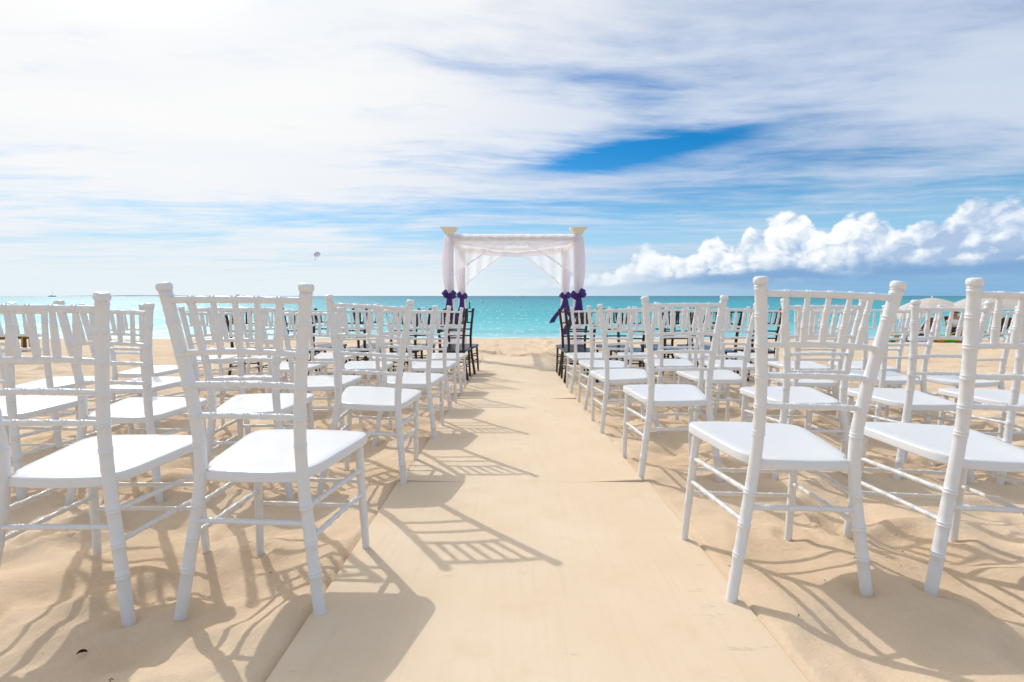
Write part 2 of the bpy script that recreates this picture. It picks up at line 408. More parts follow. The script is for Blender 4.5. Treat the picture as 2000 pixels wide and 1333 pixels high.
class MB:
    """collects verts / faces for one mesh"""
    def __init__(self): self.v = []; self.f = []
    def tube(self, pts, rad, n=12, caps=True, squash=None):
        pts = [Vector(p) for p in pts]
        k0 = len(self.v)
        T = [(pts[min(i + 1, len(pts) - 1)] - pts[max(i - 1, 0)]).normalized() for i in range(len(pts))]
        up = Vector((0, 0, 1)) if abs(T[0].z) < 0.9 else Vector((0, 1, 0))
        N = (up - T[0] * up.dot(T[0])).normalized()
        for i, p in enumerate(pts):
            N = (N - T[i] * N.dot(T[i])).normalized(); B = T[i].cross(N)
            r = rad[i] if hasattr(rad, '__len__') else rad
            for j in range(n):
                a = 2 * math.pi * j / n
                self.v.append(p + N * (math.cos(a) * r * (squash or 1.0)) + B * (math.sin(a) * r))
        for i in range(len(pts) - 1):
            for j in range(n):
                a = k0 + i * n + j; b = k0 + i * n + (j + 1) % n
                self.f.append((a, b, b + n, a + n))
        if caps:
            self.f.append(tuple(k0 + j for j in range(n))[::-1])
            e = k0 + (len(pts) - 1) * n
            self.f.append(tuple(e + j for j in range(n)))
        return self
    def box(self, c, s, rot=None):
        k = len(self.v); c = Vector(c)
        for dz_ in (-.5, .5):
            for a, b in ((-.5, -.5), (.5, -.5), (.5, .5), (-.5, .5)):
                p = Vector((a * s[0], b * s[1], dz_ * s[2]))
                if rot is not None: p = rot @ p
                self.v.append(c + p)
        for q in ((3, 2, 1, 0), (4, 5, 6, 7), (0, 1, 5, 4), (1, 2, 6, 5), (2, 3, 7, 6), (3, 0, 4, 7)):
            self.f.append(tuple(k + i for i in q))
        return self
    def grid(self, P):
        """P: list of rows of points"""
        k = len(self.v); nr = len(P); nc = len(P[0])
        for r in P: self.v.extend(Vector(p) for p in r)
        for i in range(nr - 1):
            for j in range(nc - 1):
                a = k + i * nc + j
                self.f.append((a, a + 1, a + nc + 1, a + nc))
        return self
    def loft(self, rings, caps=True):
        k = len(self.v); n = len(rings[0])
        for r in rings: self.v.extend(Vector(p) for p in r)
        for i in range(len(rings) - 1):
            for j in range(n):
                a = k + i * n + j; b = k + i * n + (j + 1) % n
                self.f.append((a, b, b + n, a + n))
        if caps:
            self.f.append(tuple(k + j for j in range(n))[::-1]); e = k + (len(rings) - 1) * n
            self.f.append(tuple(e + j for j in range(n)))
        return self
    def mesh(self, name, mat, smooth=True, sharp=40.0):
        me = bpy.data.meshes.new(name)
        me.from_pydata([tuple(p) for p in self.v], [], self.f)
        me.materials.append(mat)
        me.update()
        if smooth:
            me.polygons.foreach_set('use_smooth', [True] * len(me.polygons))
            me.set_sharp_from_angle(angle=R(sharp))
        return me
    def obj(self, name, mat, parent=None, smooth=True, sharp=40.0):
        return link(name, self.mesh(name, mat, smooth, sharp), parent)

# ------------------------------------------------------------------ terrain profile
def base_z(y):
    return np.interp(y, [-80, -3, 1.0, 7.0, 11.0, 19.0, 24.0, 60.0, 140.0], [1.2, 0.13, 0.0, -0.19, -0.31, -0.75, -1.05, -2.6, -4.0])
def bz(y): return float(base_z(y))
SEA_Z = -0.75

_rng = np.random.RandomState(11)
_LAT = _rng.rand(512, 512).astype(np.float64)
def vnoise(x, y, seed=0):
    x = np.asarray(x) + seed * 37.17; y = np.asarray(y) + seed * 91.73
    xi = np.floor(x).astype(int); yi = np.floor(y).astype(int)
    fx = x - xi; fy = y - yi
    ux = fx * fx * fx * (fx * (fx * 6 - 15) + 10); uy = fy * fy * fy * (fy * (fy * 6 - 15) + 10)
    def L(a, b): return _LAT[a % 512, b % 512]
    return (L(xi, yi) * (1 - ux) + L(xi + 1, yi) * ux) * (1 - uy) + (L(xi, yi + 1) * (1 - ux) + L(xi + 1, yi + 1) * ux) * uy
def fbm(x, y, sc, oct=3, seed=0, g=0.5):
    s = 0; a = 1.0; tot = 0
    for i in range(oct):
        s = s + a * (vnoise(x * sc, y * sc, seed + i) - 0.5); tot += a; a *= g; sc *= 2.03
    return s / tot * 2

# aisle boards: (x0, x1, y0, y1)
BOARDS = [(-0.545, 0.655, -0.14, 2.3205), (-0.530, 0.625, 2.322, 4.604), (-0.500, 0.600, 4.605, 6.784), (-0.500, 0.610, 6.785, 8.90)]
BOARD_T = 0.018
def board_top(y): return base_z(y) + 0.016

# chairs: name -> x, y, yaw, roll, z   (fitted row by row); feet reach below the sand
CH = {}
def row(side, r, kind, lst):
    for i, t in enumerate(lst): CH[(side, r, i)] = (kind, *t)
row('L', 1, 'w', [(-0.711, 1.322, -0.053, 0.007, 0.007), (-1.257, 1.337, 0.021, 0.008, -0.015)])
row('L', 2, 'w', [(-0.709, 2.339, 0.026, 0.064, -0.031), (-1.212, 2.230, 0.073, 0.002, -0.043), (-1.757, 2.168, 0.035, 0.027, -0.050), (-2.385, 2.176, 0.083, 0.047, -0.044)])
row('L', 3, 'w', [(-0.691, 3.190, -0.002, 0.027, -0.081), (-1.267, 3.172, 0.007, 0.002, -0.096), (-1.863, 3.142, 0.010, 0.001, -0.092), (-2.330, 2.960, -0.050, -0.003, -0.072), (-2.986, 3.050, -0.028, -0.009, -0.084)])
row('L', 4, 'w', [(-0.691, 4.053, -0.008, 0.0, -0.105), (-1.235, 4.02, 0.03, 0.01, -0.105), (-1.80, 3.98, -0.02, -0.012, -0.102), (-2.80, 3.66, -0.062, -0.002, -0.091)])
row('L', 5, 'w', [(-0.687, 4.945, 0.003, 0.008, -0.138), (-1.26, 4.93, -0.04, -0.01, -0.135), (-1.83, 4.90, 0.02, 0.012, -0.132), (-2.42, 4.84, 0.05, 0.0, -0.130), (-2.97, 4.80, -0.02, 0.01, -0.130)])
row('L', 6, 'b', [(-0.724, 5.962, -0.003, 0.002, -0.172), (-1.30, 5.93, 0.06, 0.012, -0.170), (-1.88, 5.90, -0.05, -0.01, -0.168), (-2.49, 5.86, 0.08, 0.015, -0.166), (-3.12, 5.80, 0.03, 0.0, -0.165)])
row('L', 7, 'b', [(-0.671, 6.478, -0.06, -0.014, -0.186), (-1.24, 6.48, 0.03, 0.0, -0.185), (-1.86, 6.46, -0.07, 0.01, -0.184), (-2.44, 6.44, 0.02, -0.012, -0.183)])
row('R', 1, 'w', [(0.815, 1.378, 0.025, 0.034, 0.020), (1.388, 1.382, -0.023, 0.042, 0.015)])
row('R', 2, 'w', [(0.821, 2.402, 0.003, -0.010, -0.026), (1.469, 2.392, 0.013, -0.005, -0.036), (2.065, 2.408, 0.068, 0.017, -0.048), (2.607, 2.436, 0.038, 0.023, -0.055)])
row('R', 3, 'w', [(0.793, 3.322, 0.008, -0.035, -0.073), (1.409, 3.312, -0.019, 0.0, -0.075), (2.007, 3.257, 0.013, 0.008, -0.087), (2.647, 3.349, 0.033, 0.002, -0.087), (3.158, 3.314, 0.085, -0.023, -0.097)])
row('R', 4, 'w', [(0.793, 4.105, 0.008, 0.019, -0.107), (1.388, 4.141, -0.004, 0.0, -0.099), (1.86, 4.06, 0.009, 0.0, -0.098), (2.435, 3.986, 0.028, 0.001, -0.099), (2.95, 3.96, 0.034, 0.001, -0.098)])
row('R', 5, 'w', [(0.778, 4.959, 0.002, -0.006, -0.135), (1.33, 4.97, 0.03, 0.01, -0.134), (1.91, 4.93, -0.03, -0.008, -0.133), (2.47, 4.90, 0.02, 0.012, -0.131)])
row('R', 6, 'b', [(0.799, 5.754, -0.002, -0.004, -0.165), (1.38, 5.80, -0.05, 0.01, -0.166), (1.93, 5.82, 0.06, -0.008, -0.168), (2.48, 5.84, -0.03, 0.006, -0.169), (2.984, 5.893, -0.004, 0.003, -0.172)])
row('R', 7, 'b', [(0.793, 6.358, -0.003, -0.008, -0.183), (1.35, 6.40, 0.05, 0.0, -0.184), (1.92, 6.42, -0.06, 0.012, -0.184), (2.46, 6.42, 0.04, -0.01, -0.185)])

FOOT = [(-0.193, -0.031), (0.193, -0.031), (-0.188, 0.345), (0.188, 0.345)]
# how the sand lies at the four feet of the nearest chairs, relative to the chair's own level
SPECIAL = {('L', 1, 0): (-0.016, 0.033, -0.038, 0.020), ('R', 1, 0): (0.026, 0.002, 0.024, -0.024), ('L', 1, 1): (-0.02, -0.025, -0.03, -0.02), ('R', 1, 1): (0.0, 0.005, -0.02, -0.02)}

def sand_z(X, Y):
    X = np.asarray(X, float); Y = np.asarray(Y, float)
    z = base_z(Y)
    n = fbm(X, Y, 2.1, 3, 1); r = 1 - np.abs(fbm(X + 0.15 * fbm(X, Y, 3, 2, 8), Y * 1.25, 2.6, 2, 5)) * 2.2
    r2 = 1 - np.abs(fbm(X * 0.8 + 0.1 * n, Y * 1.5, 4.6, 2, 15)) * 2.4
    lump = 0.014 * np.clip(r2, -1, 1) * np.clip(0.6 + 1.4 * fbm(X, Y, 0.7, 2, 19), 0, 1.3) + 0.036 * n + 0.036 * np.clip(r, -1, 1) * (0.5 + fbm(X, Y, 0.9, 2, 9)) + 0.010 * fbm(X, Y, 6.0, 2, 12)
    big = 0.03 * fbm(X, Y, 0.35, 2, 21)
    # smoother next to the aisle boards
    d = np.maximum(np.maximum(-0.53 - X, X - 0.63), 0)
    aisle = np.where(Y < 9.0, np.clip(d / 0.35, 0, 1), 1.0)
    amp = 0.35 + 0.65 * aisle
    fade = np.interp(Y, [-60, -2, 5, 9, 15, 19, 24], [0.8, 1.0, 1.1, 1.7, 1.6, 0.35, 0.2])
    z = z + (lump * amp + big * aisle) * fade
    z = z + np.where(Y < 9.0, 0.004 * (1 - aisle), 0.0)
    return z

# rows of sand sheet: fine close to the camera, coarser with distance
def graded(lo, hi, fine_lo, fine_hi, step, g=1.06, mx=30.0):
    a = list(np.arange(fine_lo, fine_hi, step)); s = step; p = a[-1]
    while p < hi: s = min(s * g, mx); p += s; a.append(p)
    s = step; p = a[0]; b = []
    while p > lo: s = min(s * g, mx); p -= s; b.append(p)
    return np.array(b[::-1] + a)
gx = graded(-420, 420, -3.6, 3.6, 0.022, 1.05)
gy = graded(-70, 120, 0.3, 6.6, 0.024, 1.035, 8.0)
XX, YY = np.meshgrid(gx, gy)
ZZ = sand_z(XX, YY)
# footprints trodden into the loose sand between and beyond the rows
_fr = random.Random(23)
for k in range(420):
    if k < 120: X0 = _fr.choice((-1, 1)) * _fr.uniform(0.85, 4.0); Y0 = _fr.uniform(1.75, 6.8)
    else: X0 = _fr.uniform(-13, 13); Y0 = _fr.uniform(7.0, 16.5)
    if Y0 < 9.1 and -0.72 < X0 < 0.82: continue
    a_ = _fr.gauss(0, 0.7); L_ = _fr.uniform(0.24, 0.29); dp = _fr.uniform(0.014, 0.030)
    ix = (gx > X0 - 0.35) & (gx < X0 + 0.35); iy = (gy > Y0 - 0.35) & (gy < Y0 + 0.35)
    sub = np.ix_(iy, ix)
    u_ = (XX[sub] - X0) * math.cos(a_) + (YY[sub] - Y0) * math.sin(a_); v_ = -(XX[sub] - X0) * math.sin(a_) + (YY[sub] - Y0) * math.cos(a_)
    e_ = np.sqrt((u_ / (0.055 + 0.012 * np.sign(v_))) ** 2 + (v_ / (L_ / 2)) ** 2)
    ZZ[sub] += -dp * (1 - np.clip((e_ - 0.65) / 0.5, 0, 1) ** 2 * (3 - 2 * np.clip((e_ - 0.65) / 0.5, 0, 1))) + dp * 0.5 * np.exp(-((e_ - 1.30) / 0.22) ** 2)
# pits and little mounds where the chair legs stand
for key, (kd, cx, cy, yaw, roll, cz) in CH.items():
    for i, (fx, fy) in enumerate(FOOT):
        X0 = cx + fx * math.cos(yaw) - fy * math.sin(yaw); Y0 = cy + fx * math.sin(yaw) + fy * math.cos(yaw)
        ix = (gx > X0 - 0.45) & (gx < X0 + 0.45); iy = (gy > Y0 - 0.45) & (gy < Y0 + 0.45)
        sub = np.ix_(iy, ix)
        rr = np.hypot(XX[sub] - X0, YY[sub] - Y0)
        if key in SPECIAL:
            tgt = cz + SPECIAL[key][i]
            cur = float(sand_z(X0, Y0))
            ZZ[sub] += (tgt - cur) * np.exp(-(rr / 0.15) ** 2)
        ZZ[sub] += -0.014 * np.exp(-(rr / 0.034) ** 2) + 0.010 * np.exp(-((rr - 0.062) / 0.022) ** 2)
# sand under the boards lies just below them, drifts lap over their edges
for (x0, x1, y0, y1) in BOARDS:
    lap = 0.020 * fbm(XX * 0.5, YY, 2.2, 3, 31) + 0.004
    inside = np.minimum(np.minimum(XX - x0, x1 - XX) - np.where(XX > 0.05, lap * 0.7 - 0.002, lap * 0.4 - 0.008), np.minimum(YY - (y0 - 0.02), (y1 + 0.02) - YY))
    top_ = board_top(YY)
    inb = inside > 0
    ZZ = np.where(inb, np.minimum(ZZ, top_ - 0.030), ZZ)
    band = (np.minimum(XX - x0, x1 - XX) > -0.16) & (YY > y0 - 0.02) & (YY < y1 + 0.02) & (~inb)
    lim = top_ + np.where(XX > 0.05, -0.002, -0.008) + np.clip(-(np.minimum(XX - x0, x1 - XX)), 0, 1) * 0.16
    ZZ = np.where(band, np.minimum(ZZ, lim), ZZ)
    ZZ = np.where(band & (XX > 0.05), np.maximum(ZZ, top_ - 0.008), ZZ)

def sheet(name, XX, YY, ZZ, mat):
    ny, nx = XX.shape
    me = bpy.data.meshes.new(name)
    co = np.stack([XX, YY, ZZ], -1).reshape(-1, 3)
    idx = np.arange(nx * ny).reshape(ny, nx)
    fa = np.stack([idx[:-1, :-1], idx[:-1, 1:], idx[1:, 1:], idx[1:, :-1]], -1).reshape(-1, 4)
    me.vertices.add(len(co)); me.vertices.foreach_set('co', co.ravel())
    me.loops.add(fa.size); me.loops.foreach_set('vertex_index', fa.ravel())
    me.polygons.add(len(fa)); me.polygons.foreach_set('loop_start', np.arange(0, fa.size, 4)); me.polygons.foreach_set('loop_total', np.full(len(fa), 4))
    me.polygons.foreach_set('use_smooth', np.ones(len(fa), bool))
    me.materials.append(mat); me.update(calc_edges=True)
    return link(name, me)
tag(sheet('beach_sand', XX, YY, ZZ, M['sand']), 'pale golden trodden beach sand sloping down to the sea', kind='structure')

# sea
sx = graded(-30000, 30000, -30, 30, 0.30, 1.09, 4000.0)
sy = graded(16.0, 42000, 16.0, 30.0, 0.09, 1.035, 4000.0)
SX, SY = np.meshgrid(sx, sy)
amp = np.interp(SY, [16, 19, 30, 90, 300], [0.002, 0.012, 0.035, 0.05, 0.0])
SZ = SEA_Z + amp * (fbm(SX * 0.25, SY, 0.55, 3, 41) + 0.5 * np.sin(SY * 1.1 + 2.5 * fbm(SX, SY, 0.06, 2, 44)))
tag(sheet('sea', SX, SY, SZ, M['sea']), 'calm turquoise sea paling toward the shore', kind='structure')

# low land on the left horizon
mb = MB(); rows_ = []
for i in range(60):
    u = i / 59; X = -7800 + u * 3300; h = 15 * math.sin(math.pi * u) ** 0.6 * (0.55 + 0.45 * float(vnoise(u * 9, 3)))
    rows_.append([(X, 8600, SEA_Z - 1), (X, 8660, SEA_Z + h * 0.7), (X, 8760, SEA_Z + h), (X, 8950, SEA_Z - 1)])
mb.grid(rows_)
tag(mb.obj('far_island', M['island']), 'thin dark low island on the horizon at far left', kind='structure')

# ------------------------------------------------------------------ aisle boards
BLAB = ['wide sand-coloured aisle board nearest the camera', 'second sand-coloured aisle board, beyond the first open seam', 'third sand-coloured aisle board between the white chair rows', 'far sand-coloured aisle board reaching toward the white arch']
for i, (x0, x1, y0, y1) in enumerate(BOARDS):
    mb = MB(); rows_ = []
    n = 28
    rt = []
    for k in range(n + 1):
        y = y0 + (y1 - y0) * k / n
        jl = 0.004 * (float(vnoise(y * 3.1, i * 5 + 1)) - 0.5); jr = 0.004 * (float(vnoise(y * 2.7, i * 5 + 2)) - 0.5)
        zt = float(board_top(y))
        wk = max(0, 1 - (y - y0) / 0.35) if i > 0 else 0       # far boards lift a little at their corners
        la, lb_ = 0.010 * wk, 0.012 * wk
        a, b = x0 + jl, x1 + jr
        c = 0.0025
        rt.append([(a, y, zt - BOARD_T + la), (a, y, zt - c + la), (a + c, y, zt + la), (a + 0.12, y, zt + la * 0.55), (a + 0.3, y, zt), (0.05, y, zt), (b - 0.25, y, zt), (b - 0.10, y, zt + lb_ * 0.55), (b - c, y, zt + lb_), (b, y, zt - c + lb_), (b, y, zt - BOARD_T + lb_)])
    mb.loft(rt)
    tag(mb.obj('aisle_board', M['board'], sharp=30), BLAB[i], 'board', 'boards laid along the aisle')

# ------------------------------------------------------------------ chairs
def prof_interp(z, tab):
    zs = [t[0] for t in tab]; return [float(np.interp(z, zs, [t[k] for t in tab])) for k in range(1, len(tab[0]))]
def smooth_tab(tab):
    zs = np.array([t[0] for t in tab]); o = []
    zz = np.linspace(zs[0], zs[-1], 60)
    cols = []
    for k in range(1, len(tab[0])):
        v = np.interp(zz, zs, [t[k] for t in tab])
        for _ in range(14):
            v[1:-1] = 0.25 * v[:-2] + 0.5 * v[1:-1] + 0.25 * v[2:]
        cols.append(v)
    return [tuple([z, *[c[i] for c in cols]]) for i, z in enumerate(zz)]
POST = smooth_tab([(-0.09, 0.208, -0.042), (0.0, 0.193, -0.031), (0.15, 0.172, -0.018), (0.28, 0.152, -0.005), (0.38, 0.140, 0.0), (0.45, 0.1385, -0.002), (0.53, 0.1425, -0.008), (0.62, 0.151, -0.016), (0.72, 0.165, -0.026), (0.82, 0.179, -0.035), (0.90, 0.190, -0.043)])
def post_at(z): return prof_interp(z, POST)
def beaded(t0, t1, rings, r, ring_h=0.0022, step=0.03, w_=0.0045):
    ts = {}
    n = max(2, int(abs(t1 - t0) / step))
    for i in range(n + 1): ts[t0 + (t1 - t0) * i / n] = 0.0
    for c in rings:
        for k in [q for q in ts if abs(q - c) < w_ * 2.0 and q not in (t0, t1)]: del ts[k]
        for o_, h_ in ((-1.7, 0), (-1.0, 1.0), (-0.4, 0.25), (0.4, 0.25), (1.0, 1.0), (1.7, 0)):
            ts[c + o_ * w_] = h_ * ring_h
    return sorted((t, r(t) + h if callable(r) else r + h) for t, h in ts.items())

def chair_meshes(mat, tag_):
    P = []      # (part name, mesh)
    # back posts: foot to finial, one bent length with pairs of ridges
    for s in (-1, 1):
        rings = [0.105, 0.19, 0.285, 0.455, 0.532, 0.617, 0.702, 0.785, 0.858]
        seq = [q for q in beaded(-0.085, 0.862, rings, lambda z: 0.0160 - 0.0016 * max(0, (z - 0.5)) - 0.002 * max(0, 0.1 - z), 0.0022) if q[0] <= 0.864]
        seq += [(0.8655, 0.0150), (0.8675, 0.0180), (0.872, 0.0192), (0.878, 0.0192), (0.8835, 0.0175), (0.886, 0.0130)]
        mb = MB(); pts = []; rad = []
        for z, r in seq:
            x, y = post_at(z); pts.append((s * x, y, z)); rad.append(r)
        mb.tube(pts, rad, 16)
        P.append(('back_post', mb.mesh(tag_ + 'back_post', mat, sharp=50)))
    # front legs
    for s in (-1, 1):
        seq = beaded(-0.085, 0.352, [0.105, 0.185, 0.262, 0.335], lambda z: 0.0118 + 0.0025 * (z + 0.085) / 0.43, 0.0016)
        mb = MB(); mb.tube([(s * (0.188 - 0.012 * max(0, z) / 0.35), 0.345 - 0.016 * max(0, z) / 0.35, z) for z, r in seq], [r for z, r in seq], 14)
        P.append(('front_leg', mb.mesh(tag_ + 'front_leg', mat, sharp=50)))
    # seat
    half = [(0.0, -0.014), (0.06, -0.012), (0.1285, -0.004), (0.1285, 0.022), (0.146, 0.034), (0.158, 0.055), (0.168, 0.095), (0.178, 0.16), (0.190, 0.24), (0.200, 0.305), (0.2015, 0.332), (0.196, 0.354), (0.183, 0.370), (0.162, 0.378), (0.10, 0.386), (0.0, 0.390)]
    outl = half + [(-x, y) for x, y in half[-2:0:-1]]
    cx, cy = 0.0, 0.18
    def ring(s, z):
        o = []
        for x, y in outl:
            l = math.hypot(x - cx, y - cy); k = max(0.0, (l - s)) / l
            o.append((cx + (x - cx) * k, cy + (y - cy) * k, z + 0.010 * (y / 0.39)))
        return o
    mb = MB()
    z0 = 0.3495; zt = 0.3802
    rings_ = [ring(0.006, z0), ring(0.0, z0 + 0.004), ring(0.0, zt - 0.006), ring(0.0018, zt - 0.002), ring(0.006, zt), ring(0.03, zt + 0.0005), ring(0.07, zt - 0.002), ring(0.11, zt - 0.004)]
    mb.loft(rings_)
    P.append(('seat', mb.mesh(tag_ + 'seat', mat, sharp=50)))
    # top rail and the three rails below it
    def rail(z, r, up, back, nb, rh=0.0018):
        x, y = post_at(z); L = x - 0.008
        rings = [-L + 2 * L * (k + 1) / (nb + 1) for k in range(nb)]
        seq = beaded(-L, L, rings, r, rh, 0.03, 0.0042)
        mb = MB(); mb.tube([(t, y - back * (1 - (t / L) ** 2), z + up * (1 - (t / L) ** 2)) for t, q in seq], [q for t, q in seq], 12)
        return mb
    P.append(('top_rail', rail(0.842, 0.0092, 0.002, 0.006, 5, 0.0022).mesh(tag_ + 'top_rail', mat, sharp=50)))
    for z, up in ((0.702, 0.007), (0.617, 0.004), (0.532, 0.002)):
        P.append(('back_rail', rail(z, 0.0084, up, 0.005, 5).mesh(tag_ + 'back_rail', mat, sharp=50)))
    # five spindles
    xt, yt = post_at(0.842); xb, yb = post_at(0.702)
    for k in range(5):
        u = -1 + 2 * (k + 1) / 6
        f0 = Vector((u * (xb - 0.008), yb - 0.005 * (1 - u * u), 0.702 + 0.007 * (1 - u * u)))
        f1 = Vector((u * (xt - 0.008), yt - 0.006 * (1 - u * u), 0.842 + 0.002 * (1 - u * u)))
        L = (f1 - f0).length
        seq = beaded(0, L, [L * 0.36, L * 0.68], lambda t: 0.0100 - 0.0036 * (t / L) ** 1.5 - 0.002 * max(0, 0.12 - t / L) / 0.12, 0.0013, 0.02, 0.0034)
        mb = MB(); mb.tube([f0 + (f1 - f0) * (t / L) for t, q in seq], [q for t, q in seq], 10)
        P.append(('spindle', mb.mesh(tag_ + 'spindle', mat, sharp=50)))
    # stretchers
    def bar(a, b, r, fr):
        a = Vector(a); b = Vector(b); L = (b - a).length
        seq = beaded(0, L, [L * q for q in fr], r, 0.0017, 0.04, 0.0036)
        mb = MB(); mb.tube([a + (b - a) * (t / L) for t, q in seq], [q for t, q in seq], 10)
        return mb
    for s in (-1, 1):
        for zr, zf in ((0.282, 0.268), (0.198, 0.185)):
            x, y = post_at(zr)
            P.append(('side_stretcher', bar((s * x, y, zr), (s * (0.188 - 0.012 * zf / 0.35), 0.345 - 0.016 * zf / 0.35, zf), 0.0076, (0.14, 0.30, 0.46, 0.62, 0.78)).mesh(tag_ + 'side_stretcher', mat, sharp=50)))
    for zf in (0.228, 0.140):
        xf = 0.188 - 0.012 * zf / 0.35; yf = 0.345 - 0.016 * zf / 0.35
        P.append(('front_stretcher', bar((-xf, yf, zf), (xf, yf, zf), 0.0072, (0.2, 0.4, 0.6, 0.8)).mesh(tag_ + 'front_stretcher', mat, sharp=50)))
    x, y = post_at(0.240)
    P.append(('back_stretcher', bar((-x, y, 0.240), (x, y, 0.240), 0.0078, (0.18, 0.40, 0.61, 0.82)).mesh(tag_ + 'back_stretcher', mat, sharp=50)))
    return P
SET = {'w': chair_meshes(M['white'], 'white_'), 'b': chair_meshes(M['black'], 'black_')}
ORD = ['aisle', 'second', 'third', 'fourth', 'fifth', 'sixth']
ROWN = {1: 'nearest row', 2: 'second row', 3: 'third row', 4: 'fourth row', 5: 'fifth row', 6: 'rear of the two black rows', 7: 'front black row'}
for (side, r, i), (kd, cx, cy, yaw, roll, cz) in CH.items():
    sd = 'left' if side == 'L' else 'right'
    cname = 'white' if kd == 'w' else 'black'
    pos = 'on the aisle' if i == 0 else ORD[i] + ' from the aisle'
    if r == 6: rn = 'nearer of the two black rows'
    elif r == 7: rn = 'farther of the two black rows'
    elif r == 1: rn = 'row nearest the camera'
    else: rn = {2: 'second', 3: 'third', 4: 'fourth', 5: 'fifth'}[r] + ' white row'
    lab = f"{cname} bamboo-style chair {pos}, {rn}, {sd} side"
    root = empty('banquet_chair', (cx, cy, cz), lab, 'chair', f"{cname} chairs {sd} of the aisle", (0.0, roll, yaw))
    for nm, me in SET[kd]:
        link(nm, me, root)

# ------------------------------------------------------------------ wedding arch
AX, AY0, AY1 = 1.135, 8.95, 11.15      # half width, front and rear
TOPZ = 1.93
arch = empty('wedding_arch', (0.03, (AY0 + AY1) / 2, bz(10.0)), 'white draped wedding arch with cream caps and purple bows before the sea', 'arch')
def apart(name, mb, mat, parent=None, sharp=40.0):
    o = mb.obj(name, mat, parent or arch, sharp=sharp)
    if parent is None: o.location = -arch.location
    return o
def frame_prism(mb, x, y, z0, z1, hw):
    mb.loft([[(x - hw, y - hw, z), (x + hw, y - hw, z), (x + hw, y + hw, z), (x - hw, y + hw, z)] for z in (z0, z1)])
ax0 = 0.03
BOWZ = {}
def wavy_tube(x, y, prof, nf, depth, seed, n=72):
    rings = []
    for (z, r, ox, oy) in prof:
        rg = []
        for j in range(n):
            a = 2 * math.pi * j / n
            wv = math.sin(nf * a + seed + z * 1.3) * 0.6 + math.sin((nf * 0.5 + 2) * a - seed * 2 + z * 2.1) * 0.4
            q = r * (1 + depth * wv)
            rg.append((x + ox + math.cos(a) * q, y + oy + math.sin(a) * q, z))
        rings.append(rg)
    return rings
for ix, sx_ in enumerate((-1, 1)):
    for iy, yy in enumerate((AY0, AY1)):
        x = ax0 + sx_ * AX; g0 = bz(yy) - 0.06
        mb = MB(); frame_prism(mb, x, yy, g0, TOPZ, 0.040)
        post = apart('post', mb, M['cream'])
        if iy == 0:
            mb = MB()
            pr = [(TOPZ + 0.001, 0.060), (TOPZ + 0.012, 0.072), (TOPZ + 0.03, 0.078), (TOPZ + 0.085, 0.118), (TOPZ + 0.105, 0.140), (TOPZ + 0.128, 0.140), (TOPZ + 0.132, 0.132)]
            mb.loft([[(x + a * h, yy + b * h, z) for a, b in ((-1, -1), (1, -1), (1, 1), (-1, 1))] for z, h in pr])
            cap = mb.obj('cap', M['cream'], post, smooth=False)
        # curtain gathered round the post, pinched at the bow, loose to the sand
        bow_z = 0.86 + (-0.003 if iy == 0 else -0.02)
        zs = np.linspace(g0 + 0.075, TOPZ - 0.02, 40)
        prof = []
        for z in zs:
            k = (z - bow_z)
            r = 0.072 + 0.014 * min(1, abs(k) / 0.5) if k > 0 else 0.072 + 0.022 * min(1, abs(k) / 0.9) + (0.05 * max(0, (g0 + 0.25 - z)) / 0.2)
            if k > 0: r += 0.010 * math.sin(min(1, k / 1.0) * math.pi)
            off = 0.035 * sx_ * math.sin(max(0, min(1, k / 1.05)) * math.pi) if k > 0 else 0
            prof.append((z, r, off, 0.0))
        mb = MB(); mb.loft(wavy_tube(x, yy, prof, 9, 0.10, ix * 2.1 + iy), caps=False)
        apart('curtain', mb, M['curtain'])
        BOWZ[(ix, iy)] = (x, yy, bow_z)
# beams
mb = MB(); mb.box((ax0, AY0, TOPZ - 0.055), (2 * AX - 0.10, 0.07, 0.09)); apart('beam', mb, M['cream'], sharp=20)
mb = MB(); mb.box((ax0, AY1, TOPZ - 0.055), (2 * AX - 0.10, 0.07, 0.09)); apart('beam', mb, M['cream'], sharp=20)
for s in (-1, 1):
    mb = MB(); mb.box((ax0 + s * AX, (AY0 + AY1) / 2, TOPZ - 0.055), (0.07, AY1 - AY0 - 0.10, 0.09)); apart('beam', mb, M['cream'], sharp=20)
# top sheer swagged over the beams
rows_ = []
for i in range(41):
    u = -1 + 2 * i / 40; rr = []
    for j in range(25):
        v = j / 24; y = AY0 - 0.05 + (AY1 - AY0 + 0.10) * v
        sag = 0.20 * (1 - u * u) * math.sin(math.pi * min(1, max(0, (v - 0.02) / 0.96))) ** 0.8
        rr.append((ax0 + u * (AX + 0.02), y, TOPZ + 0.006 - sag + 0.012 * math.sin(u * 17 + 3 * math.sin(v * 7)) * (1 - abs(2 * v - 1) ** 4)))
    rows_.append(rr)
mb = MB(); mb.grid(rows_); apart('canopy_sheer', mb, M['sheer'])
# gathered valances hanging over front and rear beams
for fy, yy in ((0, AY0 - 0.058), (1, AY1 - 0.058)):
    rows_ = []
    for i in range(81):
        u = -1 + 2 * i / 80; rr = []
        drop = (0.13 + 0.16 * (1 - u * u)) * (1.0 if fy == 0 else 0.8)
        for j in range(13):
            v = j / 12
            rr.append((ax0 + u * (AX + 0.03), yy - 0.022 * math.sin(v * 14 + 1.5 * u * u * 4) * v - 0.006 * math.sin(u * 40), TOPZ + 0.012 - drop * v))
        rows_.append(rr)
    mb = MB(); mb.grid(rows_); apart('valance', mb, M['swag'])
